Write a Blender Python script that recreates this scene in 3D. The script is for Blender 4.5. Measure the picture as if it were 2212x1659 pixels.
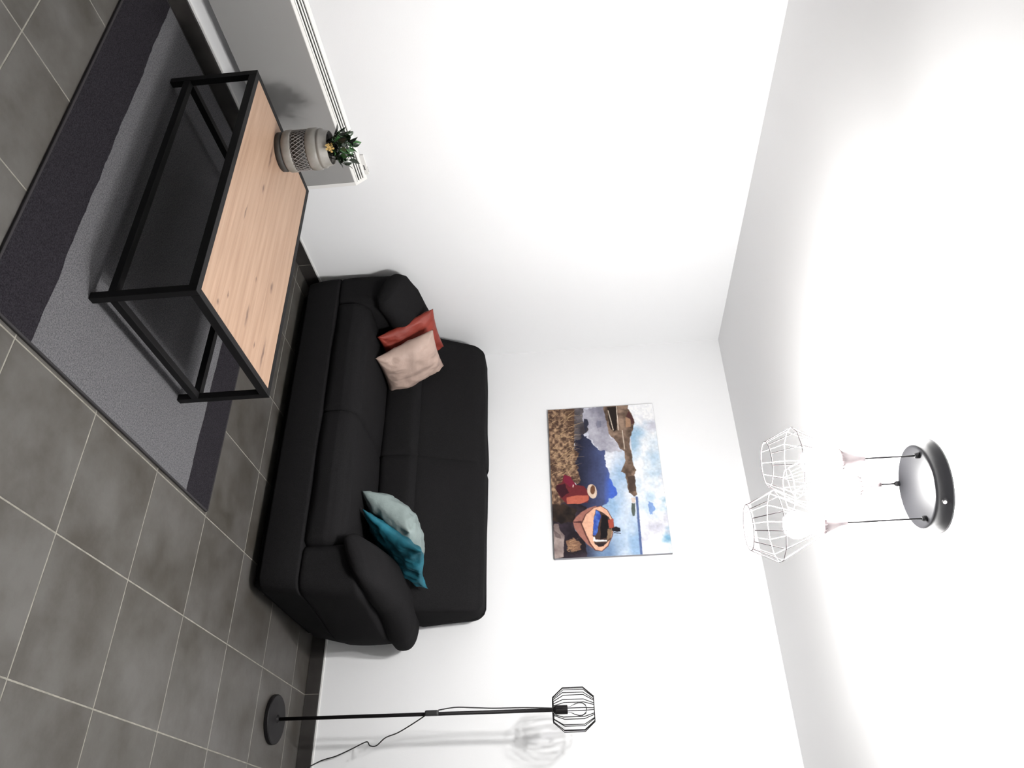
import bpy, bmesh, math, random
import numpy as np
from mathutils import Vector, Matrix, noise as mnoise

random.seed(7)
scene = bpy.context.scene
for o in list(bpy.data.objects):
    bpy.data.objects.remove(o)

# ------------------------------------------------------------------ camera
F_PX, YAW, PITCH, ROLL = 1655.37, -0.585704, -0.076269, -0.066197
CAM = Vector((3.01647, -4.17984, 1.51282))
fw = Vector((math.sin(YAW)*math.cos(PITCH), math.cos(YAW)*math.cos(PITCH), math.sin(PITCH)))
rt = Vector((math.cos(YAW), -math.sin(YAW), 0))
up = rt.cross(fw)
r2 = rt*math.cos(ROLL) + up*math.sin(ROLL)
u2 = -rt*math.sin(ROLL) + up*math.cos(ROLL)
cam_data = bpy.data.cameras.new('camera')
cam = bpy.data.objects.new('camera', cam_data)
scene.collection.objects.link(cam)
# the phone was held on its side: picture-right is the room's up
cx, cy, cz = u2, -r2, -fw
cam.matrix_world = Matrix(((cx.x, cy.x, cz.x, CAM.x), (cx.y, cy.y, cz.y, CAM.y),
                           (cx.z, cy.z, cz.z, CAM.z), (0, 0, 0, 1)))
cam_data.sensor_fit = 'HORIZONTAL'
cam_data.sensor_width = 36.0
cam_data.lens = 36.0*F_PX/2212.0
cam_data.clip_start = 0.05
scene.camera = cam

# ------------------------------------------------------------------ world, exposure, light level
world = bpy.data.worlds.new('world')
scene.world = world
world.use_nodes = True
world.node_tree.nodes['Background'].inputs['Color'].default_value = (0.6, 0.65, 0.7, 1)
world.node_tree.nodes['Background'].inputs['Strength'].default_value = 0.15
vs = scene.view_settings
vs.view_transform = 'Standard'
vs.look = 'None'
vs.gamma = 1.0
vs.use_curve_mapping = False
vs.exposure = 0.0
BULB_STRENGTH = 1080.0          # emission of the three pendant bulbs

H = 2.5                        # ceiling height
RX, RY = 5.6, -7.4             # far ends of the room behind the camera

# ------------------------------------------------------------------ helpers
C = scene.collection

def srgb(r, g, b):
    f = lambda c: (c/255/12.92) if c/255 <= 0.04045 else ((c/255+0.055)/1.055)**2.4
    return (f(r), f(g), f(b), 1.0)

def link(o, parent=None):
    C.objects.link(o)
    if parent is not None:
        o.parent = parent
    return o

def tag(o, label=None, category=None, group=None, kind=None):
    if label: o['label'] = label
    if category: o['category'] = category
    if group: o['group'] = group
    if kind: o['kind'] = kind
    return o

def empty(name, loc):
    o = bpy.data.objects.new(name, None)
    o.location = loc
    o.empty_display_size = 0.1
    return link(o)

def obj(name, bm, mat, parent=None, smooth=False, origin=None):
    """one mesh object; vertices given in world coordinates"""
    off = Vector((0, 0, 0))
    if parent is not None:
        off = Vector(parent_origin(parent))
    elif origin is not None:
        off = Vector(origin)
    for v in bm.verts:
        v.co -= off
    bmesh.ops.recalc_face_normals(bm, faces=bm.faces)
    me = bpy.data.meshes.new(name)
    bm.to_mesh(me); bm.free()
    if smooth:
        for p in me.polygons: p.use_smooth = True
    if mat is not None: me.materials.append(mat)
    o = bpy.data.objects.new(name, me)
    if parent is None and origin is not None:
        o.location = off
    return link(o, parent)

def parent_origin(p):
    l = Vector((0, 0, 0))
    while p is not None:
        l += Vector(p.location)
        p = p.parent
    return l

def bm_new(): return bmesh.new()

def box(bm, x0, x1, y0, y1, z0, z1, bevel=0.0, seg=2):
    b = bmesh.new()
    bmesh.ops.create_cube(b, size=1.0)
    for v in b.verts:
        v.co = Vector(((x0+x1)/2+v.co.x*(x1-x0), (y0+y1)/2+v.co.y*(y1-y0), (z0+z1)/2+v.co.z*(z1-z0)))
    if bevel > 0:
        bmesh.ops.bevel(b, geom=b.edges[:], offset=bevel, segments=seg, affect='EDGES', profile=0.5)
    merge(bm, b)
    return bm

def merge(bm, b):
    m = bpy.data.meshes.new('tmp')
    b.to_mesh(m); b.free()
    bm.from_mesh(m)
    bpy.data.meshes.remove(m)

def lathe(bm, prof, center, n=32):
    """profile [(r,z)] round the vertical through center"""
    rings = []
    for r, z in prof:
        if r <= 1e-6:
            rings.append([bm.verts.new((center[0], center[1], center[2]+z))])
        else:
            rings.append([bm.verts.new((center[0]+r*math.cos(2*math.pi*k/n), center[1]+r*math.sin(2*math.pi*k/n), center[2]+z)) for k in range(n)])
    for a, b in zip(rings, rings[1:]):
        for k in range(n):
            k2 = (k+1) % n
            if len(a) == 1 and len(b) == 1: continue
            if len(a) == 1: bm.faces.new((a[0], b[k], b[k2]))
            elif len(b) == 1: bm.faces.new((a[k], a[k2], b[0]))
            else: bm.faces.new((a[k], a[k2], b[k2], b[k]))
    return bm

def tube(bm, pts, r, n=8, closed=False):
    pts = [Vector(p) for p in pts]
    rings = []
    N = len(pts)
    prev = None
    for i, p in enumerate(pts):
        if closed:
            t = (pts[(i+1) % N]-pts[i-1]).normalized()
        else:
            t = (pts[min(i+1, N-1)]-pts[max(i-1, 0)]).normalized()
        if prev is None:
            a = t.orthogonal().normalized()
        else:
            a = (prev - t*prev.dot(t)).normalized()
        prev = a
        b = t.cross(a)
        rings.append([bm.verts.new(p + a*r*math.cos(2*math.pi*k/n) + b*r*math.sin(2*math.pi*k/n)) for k in range(n)])
    M = N if closed else N-1
    for i in range(M):
        A, B = rings[i], rings[(i+1) % N]
        for k in range(n):
            bm.faces.new((A[k], A[(k+1) % n], B[(k+1) % n], B[k]))
    if not closed:
        bm.faces.new(rings[0]); bm.faces.new(rings[-1])
    return bm

def soft_box(bm, x0, x1, y0, y1, z0, z1, r, n=14, fn=None, rv=None):
    """rounded, upholstery-like box: dense grid on all faces; fn(p, q) may move a point p (q = -1..1 coords)"""
    h = Vector(((x1-x0)/2, (y1-y0)/2, (z1-z0)/2)); c = Vector(((x0+x1)/2, (y0+y1)/2, (z0+z1)/2))
    rr = rv if rv else Vector((r, r, r))
    rr = Vector((min(rr[0], h.x*.999), min(rr[1], h.y*.999), min(rr[2], h.z*.999)))
    b = bmesh.new()
    def surf(q):
        p = Vector((q[0]*h.x, q[1]*h.y, q[2]*h.z))
        core = Vector([max(-(h[i]-rr[i]), min(h[i]-rr[i], p[i])) for i in range(3)])
        d = p-core
        e = Vector([d[i]/rr[i] for i in range(3)])
        L = e.length
        if L > 1e-9:
            e /= L
            p = core + Vector([e[i]*rr[i] for i in range(3)])
        return p
    g = [math.sin((i/n-0.5)*math.pi)*.35+(i/n*2-1)*.65 for i in range(n+1)]
    for ax in range(3):
        for s in (-1, 1):
            vs_ = []
            for i in range(n+1):
                row = []
                for j in range(n+1):
                    q = [0, 0, 0]; q[ax] = s; q[(ax+1) % 3] = g[i]; q[(ax+2) % 3] = g[j]
                    p = surf(q)+c
                    if fn: p = fn(p, q)
                    row.append(b.verts.new(p))
                vs_.append(row)
            for i in range(n):
                for j in range(n):
                    b.faces.new((vs_[i][j], vs_[i+1][j], vs_[i+1][j+1], vs_[i][j+1]))
    bmesh.ops.remove_doubles(b, verts=b.verts[:], dist=1e-5)
    merge(bm, b)
    return bm

def loft(bm, secs, n=28):
    """sections along Y: (y, cx, cz, rx, rz, tilt, power)"""
    rings = []
    for (y, cx_, cz_, rx, rz, tilt, pw) in secs:
        ring = []
        for k in range(n):
            a = 2*math.pi*k/n
            ca, sa = math.cos(a), math.sin(a)
            x = math.copysign(abs(ca)**(2/pw), ca)*rx
            z = math.copysign(abs(sa)**(2/pw), sa)*rz
            ring.append(bm.verts.new((cx_+x*math.cos(tilt)-z*math.sin(tilt), y, cz_+x*math.sin(tilt)+z*math.cos(tilt))))
        rings.append(ring)
    for A, B in zip(rings, rings[1:]):
        for k in range(n):
            bm.faces.new((A[k], A[(k+1) % n], B[(k+1) % n], B[k]))
    bm.faces.new(rings[0]); bm.faces.new(rings[-1])
    return bm

# ------------------------------------------------------------------ materials
def mat_base(name, color, rough=0.6, metallic=0.0, spec=0.5):
    m = bpy.data.materials.new(name); m.use_nodes = True
    nt = m.node_tree; b = nt.nodes['Principled BSDF']
    b.inputs['Base Color'].default_value = color if len(color) == 4 else (*color, 1)
    b.inputs['Roughness'].default_value = rough
    b.inputs['Metallic'].default_value = metallic
    b.inputs['Specular IOR Level'].default_value = spec
    return m, nt, b

def add_bump(nt, b, scale, strength, detail=4, dist=0.002, coord='Object'):
    tc = nt.nodes.new('ShaderNodeTexCoord')
    n = nt.nodes.new('ShaderNodeTexNoise'); n.inputs['Scale'].default_value = scale; n.inputs['Detail'].default_value = detail
    nt.links.new(tc.outputs[coord], n.inputs['Vector'])
    bp = nt.nodes.new('ShaderNodeBump'); bp.inputs['Strength'].default_value = strength; bp.inputs['Distance'].default_value = dist
    nt.links.new(n.outputs['Fac'], bp.inputs['Height'])
    nt.links.new(bp.outputs['Normal'], b.inputs['Normal'])
    return tc, n

def noise_color(nt, b, c1, c2, scale, detail=5, lo=0.35, hi=0.65, coord='Object', rnd=False, rough=.55):
    tc = nt.nodes.new('ShaderNodeTexCoord')
    n = nt.nodes.new('ShaderNodeTexNoise'); n.inputs['Scale'].default_value = scale; n.inputs['Detail'].default_value = detail
    n.inputs['Roughness'].default_value = rough
    vec = tc.outputs[coord]
    if rnd:
        oi = nt.nodes.new('ShaderNodeObjectInfo')
        ml = nt.nodes.new('ShaderNodeMath'); ml.operation = 'MULTIPLY'; ml.inputs[1].default_value = 37.0
        nt.links.new(oi.outputs['Random'], ml.inputs[0])
        ad = nt.nodes.new('ShaderNodeVectorMath'); ad.operation = 'ADD'
        nt.links.new(vec, ad.inputs[0]); nt.links.new(ml.outputs[0], ad.inputs[1])
        vec = ad.outputs[0]
    nt.links.new(vec, n.inputs['Vector'])
    r = nt.nodes.new('ShaderNodeValToRGB')
    r.color_ramp.elements[0].position = lo; r.color_ramp.elements[1].position = hi
    r.color_ramp.elements[0].color = c1; r.color_ramp.elements[1].color = c2
    nt.links.new(n.outputs['Fac'], r.inputs['Fac'])
    nt.links.new(r.outputs['Color'], b.inputs['Base Color'])
    return r

M = {}
M['wall'], nt, b = mat_base('white_wall_paint', (0.80, 0.805, 0.815), 0.9, spec=0.2)
add_bump(nt, b, 180, 0.12)
M['ceiling'], nt, b = mat_base('white_ceiling_paint', (0.85, 0.85, 0.855), 0.95, spec=0.1)
add_bump(nt, b, 120, 0.08)
M['grout'], nt, b = mat_base('pale_grout', (0.30, 0.285, 0.25), 0.9)
noise_color(nt, b, (0.165, 0.156, 0.134, 1), (0.245, 0.232, 0.20, 1), 30)
M['tile'], nt, b = mat_base('dark_grey_stone_tile', (0.08, 0.078, 0.072), 0.42, spec=0.4)
noise_color(nt, b, (0.040, 0.0350, 0.028, 1), (0.084, 0.0795, 0.074, 1), 4.5, 9, 0.32, 0.66, rnd=True, rough=.62)
add_bump(nt, b, 60, 0.10)
M['skirt'], nt, b = mat_base('dark_skirting_tile', (0.05, 0.046, 0.044), 0.45)
noise_color(nt, b, (0.020, 0.0175, 0.0165, 1), (0.033, 0.030, 0.028, 1), 9, rnd=True)
M['caulk'], nt, b = mat_base('white_caulk', (0.68, 0.68, 0.67), 0.7)
M['sofa'], nt, b = mat_base('charcoal_fabric', (0.009, 0.009, 0.010), 0.95, spec=0.05)
b.inputs['Sheen Weight'].default_value = 0.0
b.inputs['Sheen Roughness'].default_value = 0.5
noise_color(nt, b, (0.0086, 0.0083, 0.0088, 1), (0.0125, 0.0121, 0.0128, 1), 240, 3)
add_bump(nt, b, 600, 0.25)
M['plinth'], nt, b = mat_base('black_plinth_cloth', (0.006, 0.006, 0.006), 0.95, spec=0.1)
M['black_metal'], nt, b = mat_base('black_powder_coated_steel', (0.0045, 0.0043, 0.0048), 0.55, spec=0.18)
add_bump(nt, b, 900, 0.08)
M['lamp_black'], nt, b = mat_base('matt_black_lamp_metal', (0.006, 0.0052, 0.0058), 0.55, spec=0.2)
M['cord'], nt, b = mat_base('black_cable', (0.012, 0.012, 0.012), 0.6)
M['rug_light'], nt, b = mat_base('light_grey_rug_pile', (0.14, 0.14, 0.15), 1.0, spec=0.05)
noise_color(nt, b, (0.066, 0.065, 0.070, 1), (0.138, 0.137, 0.144, 1), 210, 4)
add_bump(nt, b, 320, 0.6, dist=0.004)
M['rug_dark'], nt, b = mat_base('dark_grey_rug_pile', (0.03, 0.028, 0.034), 1.0, spec=0.05)
noise_color(nt, b, (0.0095, 0.0085, 0.0105, 1), (0.026, 0.0235, 0.028, 1), 210, 4)
add_bump(nt, b, 320, 0.6, dist=0.004)
M['rug_edge'], nt, b = mat_base('rug_binding', (0.014, 0.0125, 0.014), 0.9)
M['rad_white'], nt, b = mat_base('white_enamel', (0.74, 0.73, 0.71), 0.4)
M['rad_grey'], nt, b = mat_base('grey_heater_front', (0.27, 0.265, 0.26), 0.55)
add_bump(nt, b, 700, 0.1)
M['slot'], nt, b = mat_base('dark_slot', (0.01, 0.01, 0.01), 0.8)
M['pot'], nt, b = mat_base('grey_glazed_pot', (0.30, 0.285, 0.26), 0.5)
noise_color(nt, b, (0.17, 0.16, 0.14, 1), (0.225, 0.215, 0.20, 1), 18)
M['pot_dark'], nt, b = mat_base('dark_pot_recess', (0.035, 0.033, 0.03), 0.7)
M['lattice'], nt, b = mat_base('pale_lattice_relief', (0.22, 0.21, 0.205), 0.5)
M['soil'], nt, b = mat_base('dark_soil', (0.02, 0.016, 0.012), 0.95)
M['leaf'], nt, b = mat_base('glossy_dark_leaf', (0.02, 0.05, 0.018), 0.25)
oi = nt.nodes.new('ShaderNodeObjectInfo'); rp = nt.nodes.new('ShaderNodeValToRGB')
rp.color_ramp.elements[0].color = (0.006, 0.010, 0.006, 1); rp.color_ramp.elements[1].color = (0.045, 0.13, 0.04, 1)
e = rp.color_ramp.elements.new(0.62); e.color = (0.012, 0.026, 0.010, 1)
nt.links.new(oi.outputs['Random'], rp.inputs['Fac']); nt.links.new(rp.outputs['Color'], b.inputs['Base Color'])
M['flower'], nt, b = mat_base('yellow_petals', (0.62, 0.42, 0.14), 0.7)
M['canvas'], nt, b = mat_base('canvas_side', (0.26, 0.26, 0.28), 0.8)
M['canopy'], nt, b = mat_base('dark_nickel_canopy', (0.0075, 0.0075, 0.0085), 0.30, spec=0.35)
M['canopy_dark'], nt, b = mat_base('dark_canopy_fittings', (0.003, 0.003, 0.0035), 0.5, spec=0.2)
M['pend_wire'], nt, b = mat_base('bronze_wire', (0.14, 0.115, 0.12), 0.5)
M['steel'], nt, b = mat_base('bright_screw', (0.8, 0.8, 0.8), 0.25, metallic=1.0)

def fabric(name, col, var=0.15):
    m, nt, b = mat_base(name, col, 0.55, spec=0.3)
    b.inputs['Sheen Weight'].default_value = 0.0
    c = Vector(col[:3])
    noise_color(nt, b, (*(c*(1-var)), 1), (*(c*(1+var)), 1), 7, 3)
    add_bump(nt, b, 30, 0.35, detail=3, dist=0.010)
    return m
M['terracotta'] = fabric('terracotta_cotton', (0.215, 0.032, 0.021))
M['beige'] = fabric('pink_beige_cotton', (0.40, 0.295, 0.25), 0.10)
M['sage'] = fabric('pale_sage_satin', (0.215, 0.262, 0.256), 0.12)
M['teal'] = fabric('teal_satin', (0.013, 0.105, 0.145), 0.35)

m = bpy.data.materials.new('lit_bulb'); m.use_nodes = True
nt = m.node_tree; nt.nodes.clear()
em = nt.nodes.new('ShaderNodeEmission'); em.inputs['Color'].default_value = (1.0, 0.985, 0.965, 1); em.inputs['Strength'].default_value = BULB_STRENGTH
out = nt.nodes.new('ShaderNodeOutputMaterial'); nt.links.new(em.outputs[0], out.inputs['Surface'])
M['bulb'] = m
m = bpy.data.materials.new('clear_bulb_glass'); m.use_nodes = True
nt = m.node_tree; nt.nodes.clear()
tr = nt.nodes.new('ShaderNodeBsdfTransparent'); tr.inputs['Color'].default_value = (0.93, 0.93, 0.94, 1)
gl = nt.nodes.new('ShaderNodeBsdfGlossy'); gl.inputs['Roughness'].default_value = 0.08
fr = nt.nodes.new('ShaderNodeFresnel'); fr.inputs['IOR'].default_value = 1.18
mx = nt.nodes.new('ShaderNodeMixShader'); out = nt.nodes.new('ShaderNodeOutputMaterial')
nt.links.new(fr.outputs[0], mx.inputs[0]); nt.links.new(tr.outputs[0], mx.inputs[1]); nt.links.new(gl.outputs[0], mx.inputs[2])
nt.links.new(mx.outputs[0], out.inputs['Surface'])
M['glass'] = m

def wood_material(knots):
    m, nt, b = mat_base('knotty_oak_veneer', (0.5, 0.3, 0.2), 0.5, spec=0.3)
    N, L = nt.nodes, nt.links
    tc = N.new('ShaderNodeTexCoord')
    mp = N.new('ShaderNodeMapping'); mp.inputs['Scale'].default_value = (1.3, 30, 30)
    L.new(tc.outputs['Object'], mp.inputs['Vector'])
    n1 = N.new('ShaderNodeTexNoise'); n1.inputs['Scale'].default_value = 1.6; n1.inputs['Detail'].default_value = 7; n1.inputs['Distortion'].default_value = 0.5
    L.new(mp.outputs[0], n1.inputs['Vector'])
    r = N.new('ShaderNodeValToRGB')
    r.color_ramp.elements[0].position = 0.30; r.color_ramp.elements[0].color = (0.285, 0.180, 0.122, 1)
    r.color_ramp.elements[1].position = 0.68; r.color_ramp.elements[1].color = (0.365, 0.246, 0.173, 1)
    L.new(n1.outputs['Fac'], r.inputs['Fac'])
    mp2 = N.new('ShaderNodeMapping'); mp2.inputs['Scale'].default_value = (3.5, 120, 120)
    L.new(tc.outputs['Object'], mp2.inputs['Vector'])
    n2 = N.new('ShaderNodeTexNoise'); n2.inputs['Scale'].default_value = 1.5; n2.inputs['Detail'].default_value = 3
    L.new(mp2.outputs[0], n2.inputs['Vector'])
    fine = N.new('ShaderNodeMapRange'); fine.inputs[1].default_value = 0.3; fine.inputs[2].default_value = 0.7
    fine.inputs[3].default_value = 0.93; fine.inputs[4].default_value = 1.05
    L.new(n2.outputs['Fac'], fine.inputs[0])
    mul = N.new('ShaderNodeMix'); mul.data_type = 'RGBA'; mul.blend_type = 'MULTIPLY'; mul.inputs[0].default_value = 1
    L.new(r.outputs['Color'], mul.inputs[6]); L.new(fine.outputs[0], mul.inputs[7])
    # knots and cracks
    wob = N.new('ShaderNodeTexNoise'); wob.inputs['Scale'].default_value = 40
    L.new(tc.outputs['Object'], wob.inputs['Vector'])
    ws = N.new('ShaderNodeVectorMath'); ws.operation = 'SCALE'; ws.inputs['Scale'].default_value = 0.012
    L.new(wob.outputs['Color'], ws.inputs[0])
    pos = N.new('ShaderNodeVectorMath'); pos.operation = 'ADD'
    L.new(tc.outputs['Object'], pos.inputs[0]); L.new(ws.outputs[0], pos.inputs[1])
    total = None
    for (kx, ky, a, bb) in knots:
        s = N.new('ShaderNodeVectorMath'); s.operation = 'SUBTRACT'; s.inputs[1].default_value = (kx+0.006, ky+0.006, 0)
        L.new(pos.outputs[0], s.inputs[0])
        d = N.new('ShaderNodeVectorMath'); d.operation = 'MULTIPLY'; d.inputs[1].default_value = (1/a, 1/bb, 0)
        L.new(s.outputs[0], d.inputs[0])
        ln = N.new('ShaderNodeVectorMath'); ln.operation = 'LENGTH'; L.new(d.outputs[0], ln.inputs[0])
        mr = N.new('ShaderNodeMapRange'); mr.inputs[1].default_value = 0.3; mr.inputs[2].default_value = 1.6
        mr.inputs[3].default_value = 0.8; mr.inputs[4].default_value = 0.0
        L.new(ln.outputs['Value'], mr.inputs[0])
        if total is None: total = mr.outputs[0]
        else:
            mxm = N.new('ShaderNodeMath'); mxm.operation = 'MAXIMUM'
            L.new(total, mxm.inputs[0]); L.new(mr.outputs[0], mxm.inputs[1]); total = mxm.outputs[0]
    mk = N.new('ShaderNodeMix'); mk.data_type = 'RGBA'
    mk.inputs[7].default_value = (0.075, 0.042, 0.035, 1)
    L.new(total, mk.inputs[0]); L.new(mul.outputs[2], mk.inputs[6])
    L.new(mk.outputs[2], b.inputs['Base Color'])
    return m

# ------------------------------------------------------------------ room shell
T = 0.12
fl = obj('floor', box(bm_new(), -T, RX+T, RY-T, T, -0.12, -0.0007), M['grout'])
tag(fl, 'floor of dark grey square stone tiles with pale grout lines', 'floor', kind='structure')
wb = tag(obj('wall_back', box(bm_new(), -T, RX+T, 0, T, -0.05, H+0.05), M['wall']), 'white wall behind the black sofa, carrying the picture', 'wall', kind='structure')
wl = tag(obj('wall_left', box(bm_new(), -T, 0, RY-T, 0, -0.05, H+0.05), M['wall']), 'white wall with the low wall heater', 'wall', kind='structure')
tag(obj('wall_right', box(bm_new(), RX, RX+T, RY-T, 0, -0.05, H+0.05), M['wall']), 'white wall out of view beyond the floor lamp', 'wall', kind='structure')
tag(obj('wall_front', box(bm_new(), 0, RX, RY-T, RY, -0.05, H+0.05), M['wall']), 'white wall out of view behind the viewer', 'wall', kind='structure')
tag(obj('ceiling', box(bm_new(), -T, RX+T, RY-T, T, H, H+0.12), M['ceiling']), 'plain white ceiling above the wire pendant lamp', 'ceiling', kind='structure')

# floor tiles
TX0, TS, TY0 = 1.731, 0.4042, 0.208
G = 0.0024
xs = [TX0+k*TS for k in range(-4, 12)]
ys = [-(TY0+k*TS) for k in range(0, 20)]
xe = [0.0]+[x for x in xs if 0 < x < RX]+[RX]
ye = [0.0]+[y for y in ys if RY < y < 0]+[RY]
tile_cache = {}
def tile_mesh(w, d):
    k = (round(w, 4), round(d, 4))
    if k not in tile_cache:
        b = box(bmesh.new(), -w/2, w/2, -d/2, d/2, -0.010, 0.0, 0.0005, 1)
        me = bpy.data.meshes.new('tile'); b.to_mesh(me); b.free(); me.materials.append(M['tile'])
        tile_cache[k] = me
    return tile_cache[k]
for i in range(len(xe)-1):
    for j in range(len(ye)-1):
        x0, x1 = xe[i]+G, xe[i+1]-G
        y1, y0 = ye[j]-G, ye[j+1]+G
        o = bpy.data.objects.new('tile', tile_mesh(x1-x0, y1-y0))
        o.location = ((x0+x1)/2, (y0+y1)/2, 0)
        link(o, fl)

# skirting tiles with a white caulk bead on top
SK, SD = 0.076, 0.009
bb = obj('baseboard_back', box(bm_new(), 0, RX, -SD+0.002, 0, 0.001, SK), M['grout'])
tag(bb, 'dark tile skirting along the foot of the sofa wall', 'skirting', kind='structure')
bl = obj('baseboard_left', box(bm_new(), 0, SD-0.002, RY, 0, 0.001, SK), M['grout'])
tag(bl, 'dark tile skirting along the foot of the heater wall', 'skirting', kind='structure')
for i in range(len(xe)-1):
    obj('skirting_tile', box(bm_new(), xe[i]+.0015, xe[i+1]-.0015, -SD, -0.0005, 0.002, SK, .001, 1), M['skirt'], bb)
for j in range(len(ye)-1):
    obj('skirting_tile', box(bm_new(), 0.0005, SD, ye[j+1]+.0015, ye[j]-.0015, 0.002, SK, .001, 1), M['skirt'], bl)
obj('caulk_bead', box(bm_new(), 0, RX, -SD*.8, 0, SK, SK+.014, .003, 1), M['caulk'], bb)
obj('caulk_bead', box(bm_new(), 0, SD*.8, RY, 0, SK, SK+.014, .003, 1), M['caulk'], bl)

# ------------------------------------------------------------------ rug
RGX0, RGX1, RGY0, RGY1 = 0.03, 1.712, -2.79, -1.432
BAND = 0.205
rug = empty('rug', ((RGX0+RGX1)/2, (RGY0+RGY1)/2, 0))
tag(rug, 'flat grey rug with two dark end bands under the coffee table', 'rug')
def rug_piece(y0, y1, mat, name, edge_lo, edge_hi):
    b = bm_new(); n = 90
    top = []
    for i in range(n+1):
        x = RGX0+(RGX1-RGX0)*i/n
        wl_ = lambda on, s: (0.006*mnoise.noise(Vector((x*9, s, 0)))+0.003*mnoise.noise(Vector((x*40, s, 0)))) if on else 0
        a = y0+wl_(edge_lo, 1.3); c_ = y1+wl_(edge_hi, 4.7)
        top.append([b.verts.new((x, a, .0085)), b.verts.new((x, c_, .0085)), b.verts.new((x, a, .0008)), b.verts.new((x, c_, .0008))])
    for A, B in zip(top, top[1:]):
        b.faces.new((A[0], B[0], B[1], A[1])); b.faces.new((A[2], A[3], B[3], B[2]))
        b.faces.new((A[0], A[2], B[2], B[0])); b.faces.new((A[1], B[1], B[3], A[3]))
    for A in (top[0], top[-1]): b.faces.new((A[0], A[1], A[3], A[2]))
    return obj(name, b, mat, rug)
o = rug_piece(RGY0, RGY0+BAND, M['rug_dark'], 'dark_band', False, True); o['label'] = 'dark grey end band of the rug'
o = rug_piece(RGY1-BAND*.93, RGY1, M['rug_dark'], 'dark_band', True, False); o['label'] = 'dark grey end band of the rug'
b = bm_new(); n = 90; rows = []
for i in range(n+1):
    x = RGX0+(RGX1-RGX0)*i/n
    a = RGY0+BAND+(0.006*mnoise.noise(Vector((x*9, 4.7, 0)))+0.003*mnoise.noise(Vector((x*40, 4.7, 0))))
    c_ = RGY1-BAND*.93+(0.006*mnoise.noise(Vector((x*9, 1.3, 0)))+0.003*mnoise.noise(Vector((x*40, 1.3, 0))))
    rows.append([b.verts.new((x, a, .009)), b.verts.new((x, c_, .009)), b.verts.new((x, a, .0008)), b.verts.new((x, c_, .0008))])
for A, B in zip(rows, rows[1:]):
    b.faces.new((A[0], B[0], B[1], A[1])); b.faces.new((A[2], A[3], B[3], B[2]))
    b.faces.new((A[0], A[2], B[2], B[0])); b.faces.new((A[1], B[1], B[3], A[3]))
for A in (rows[0], rows[-1]): b.faces.new((A[0], A[1], A[3], A[2]))
obj('light_field', b, M['rug_light'], rug)['label'] = 'light grey middle field of the rug'
for (x0, x1, y0, y1) in ((RGX1-.002, RGX1+.007, RGY0, RGY1), (RGX0-.007, RGX0+.002, RGY0, RGY1),
                         (RGX0, RGX1, RGY0-.007, RGY0+.002), (RGX0, RGX1, RGY1-.002, RGY1+.007)):
    obj('edge_binding', box(bm_new(), x0, x1, y0, y1, .0006, .0095, .002, 2), M['rug_edge'], rug)

# ------------------------------------------------------------------ sofa
SX = 0.97                       # middle of the sofa
sofa = empty('sofa', (SX, -0.5, 0))
tag(sofa, 'charcoal black two-seat fabric sofa with padded arms against the white wall', 'sofa')
def lump(p, s=1.0, f=5.0, seed=0.0):
    return p + Vector((mnoise.noise(p*f+Vector((seed, 0, 0))), mnoise.noise(p*f+Vector((0, seed+9, 0))), mnoise.noise(p*f+Vector((0, 0, seed+5)))))*0.006*s

obj('plinth', box(bm_new(), SX-.85, SX+.87, -.875, -.10, 0.004, .075, .01), M['plinth'], sofa)
for sx in (-.78, .80):
    for y in (-.82, -.18):
        b = bm_new(); lathe(b, [(0, 0), (.028, 0), (.03, .01), (.026, .02), (0, .02)], (SX+sx, y, 0.0), 14)
        obj('foot', b, M['black_metal'], sofa)
def front_fn(p, q):
    p = p.copy()
    if q[1] < -.5: p.y -= 0.010*(1-q[2]**2)
    t = max(0, min(1, (p.z-.06)/.42))
    p.x += .03*math.sin(t*math.pi*.62)*q[0]
    if q[0] > 0: p.x += .055*min(1, t*2)*math.exp(-((q[1]-.35)/.6)**2)*q[0]
    return lump(p, .4, 4, 2)
obj('front_panel', soft_box(bm_new(), SX-.903, SX+.903, -.957, -.09, .052, .246, .02, 26, front_fn, rv=Vector((.055, .08, .012))), M['sofa'], sofa, True)
for k, (x0, x1) in enumerate(((SX-.725, SX+.006), (SX-.022, SX+.715))):
    def seat_fn(p, q, k=k):
        p = p.copy()
        cxn, cyn = 1-q[0]**2, 1-q[1]**2
        if q[2] > -.2: p.z += (.016*cxn*cyn - .012*max(0, q[1]))*(q[2]+.2)/1.2
        if q[1] < -.4: p.y -= .012*cxn*(1-q[2]**2)
        if q[2] > 0.3 and q[1] < -.3: p.y += 0.03*q[2]*(-q[1]-.3)
        return lump(p, .9, 4, k*3.1)
    obj('seat_cushion', soft_box(bm_new(), x0, x1, -.958, -.30, .228, .418, .06, 22, seat_fn, rv=Vector((.028, .06, .06))), M['sofa'], sofa, True)
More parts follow.
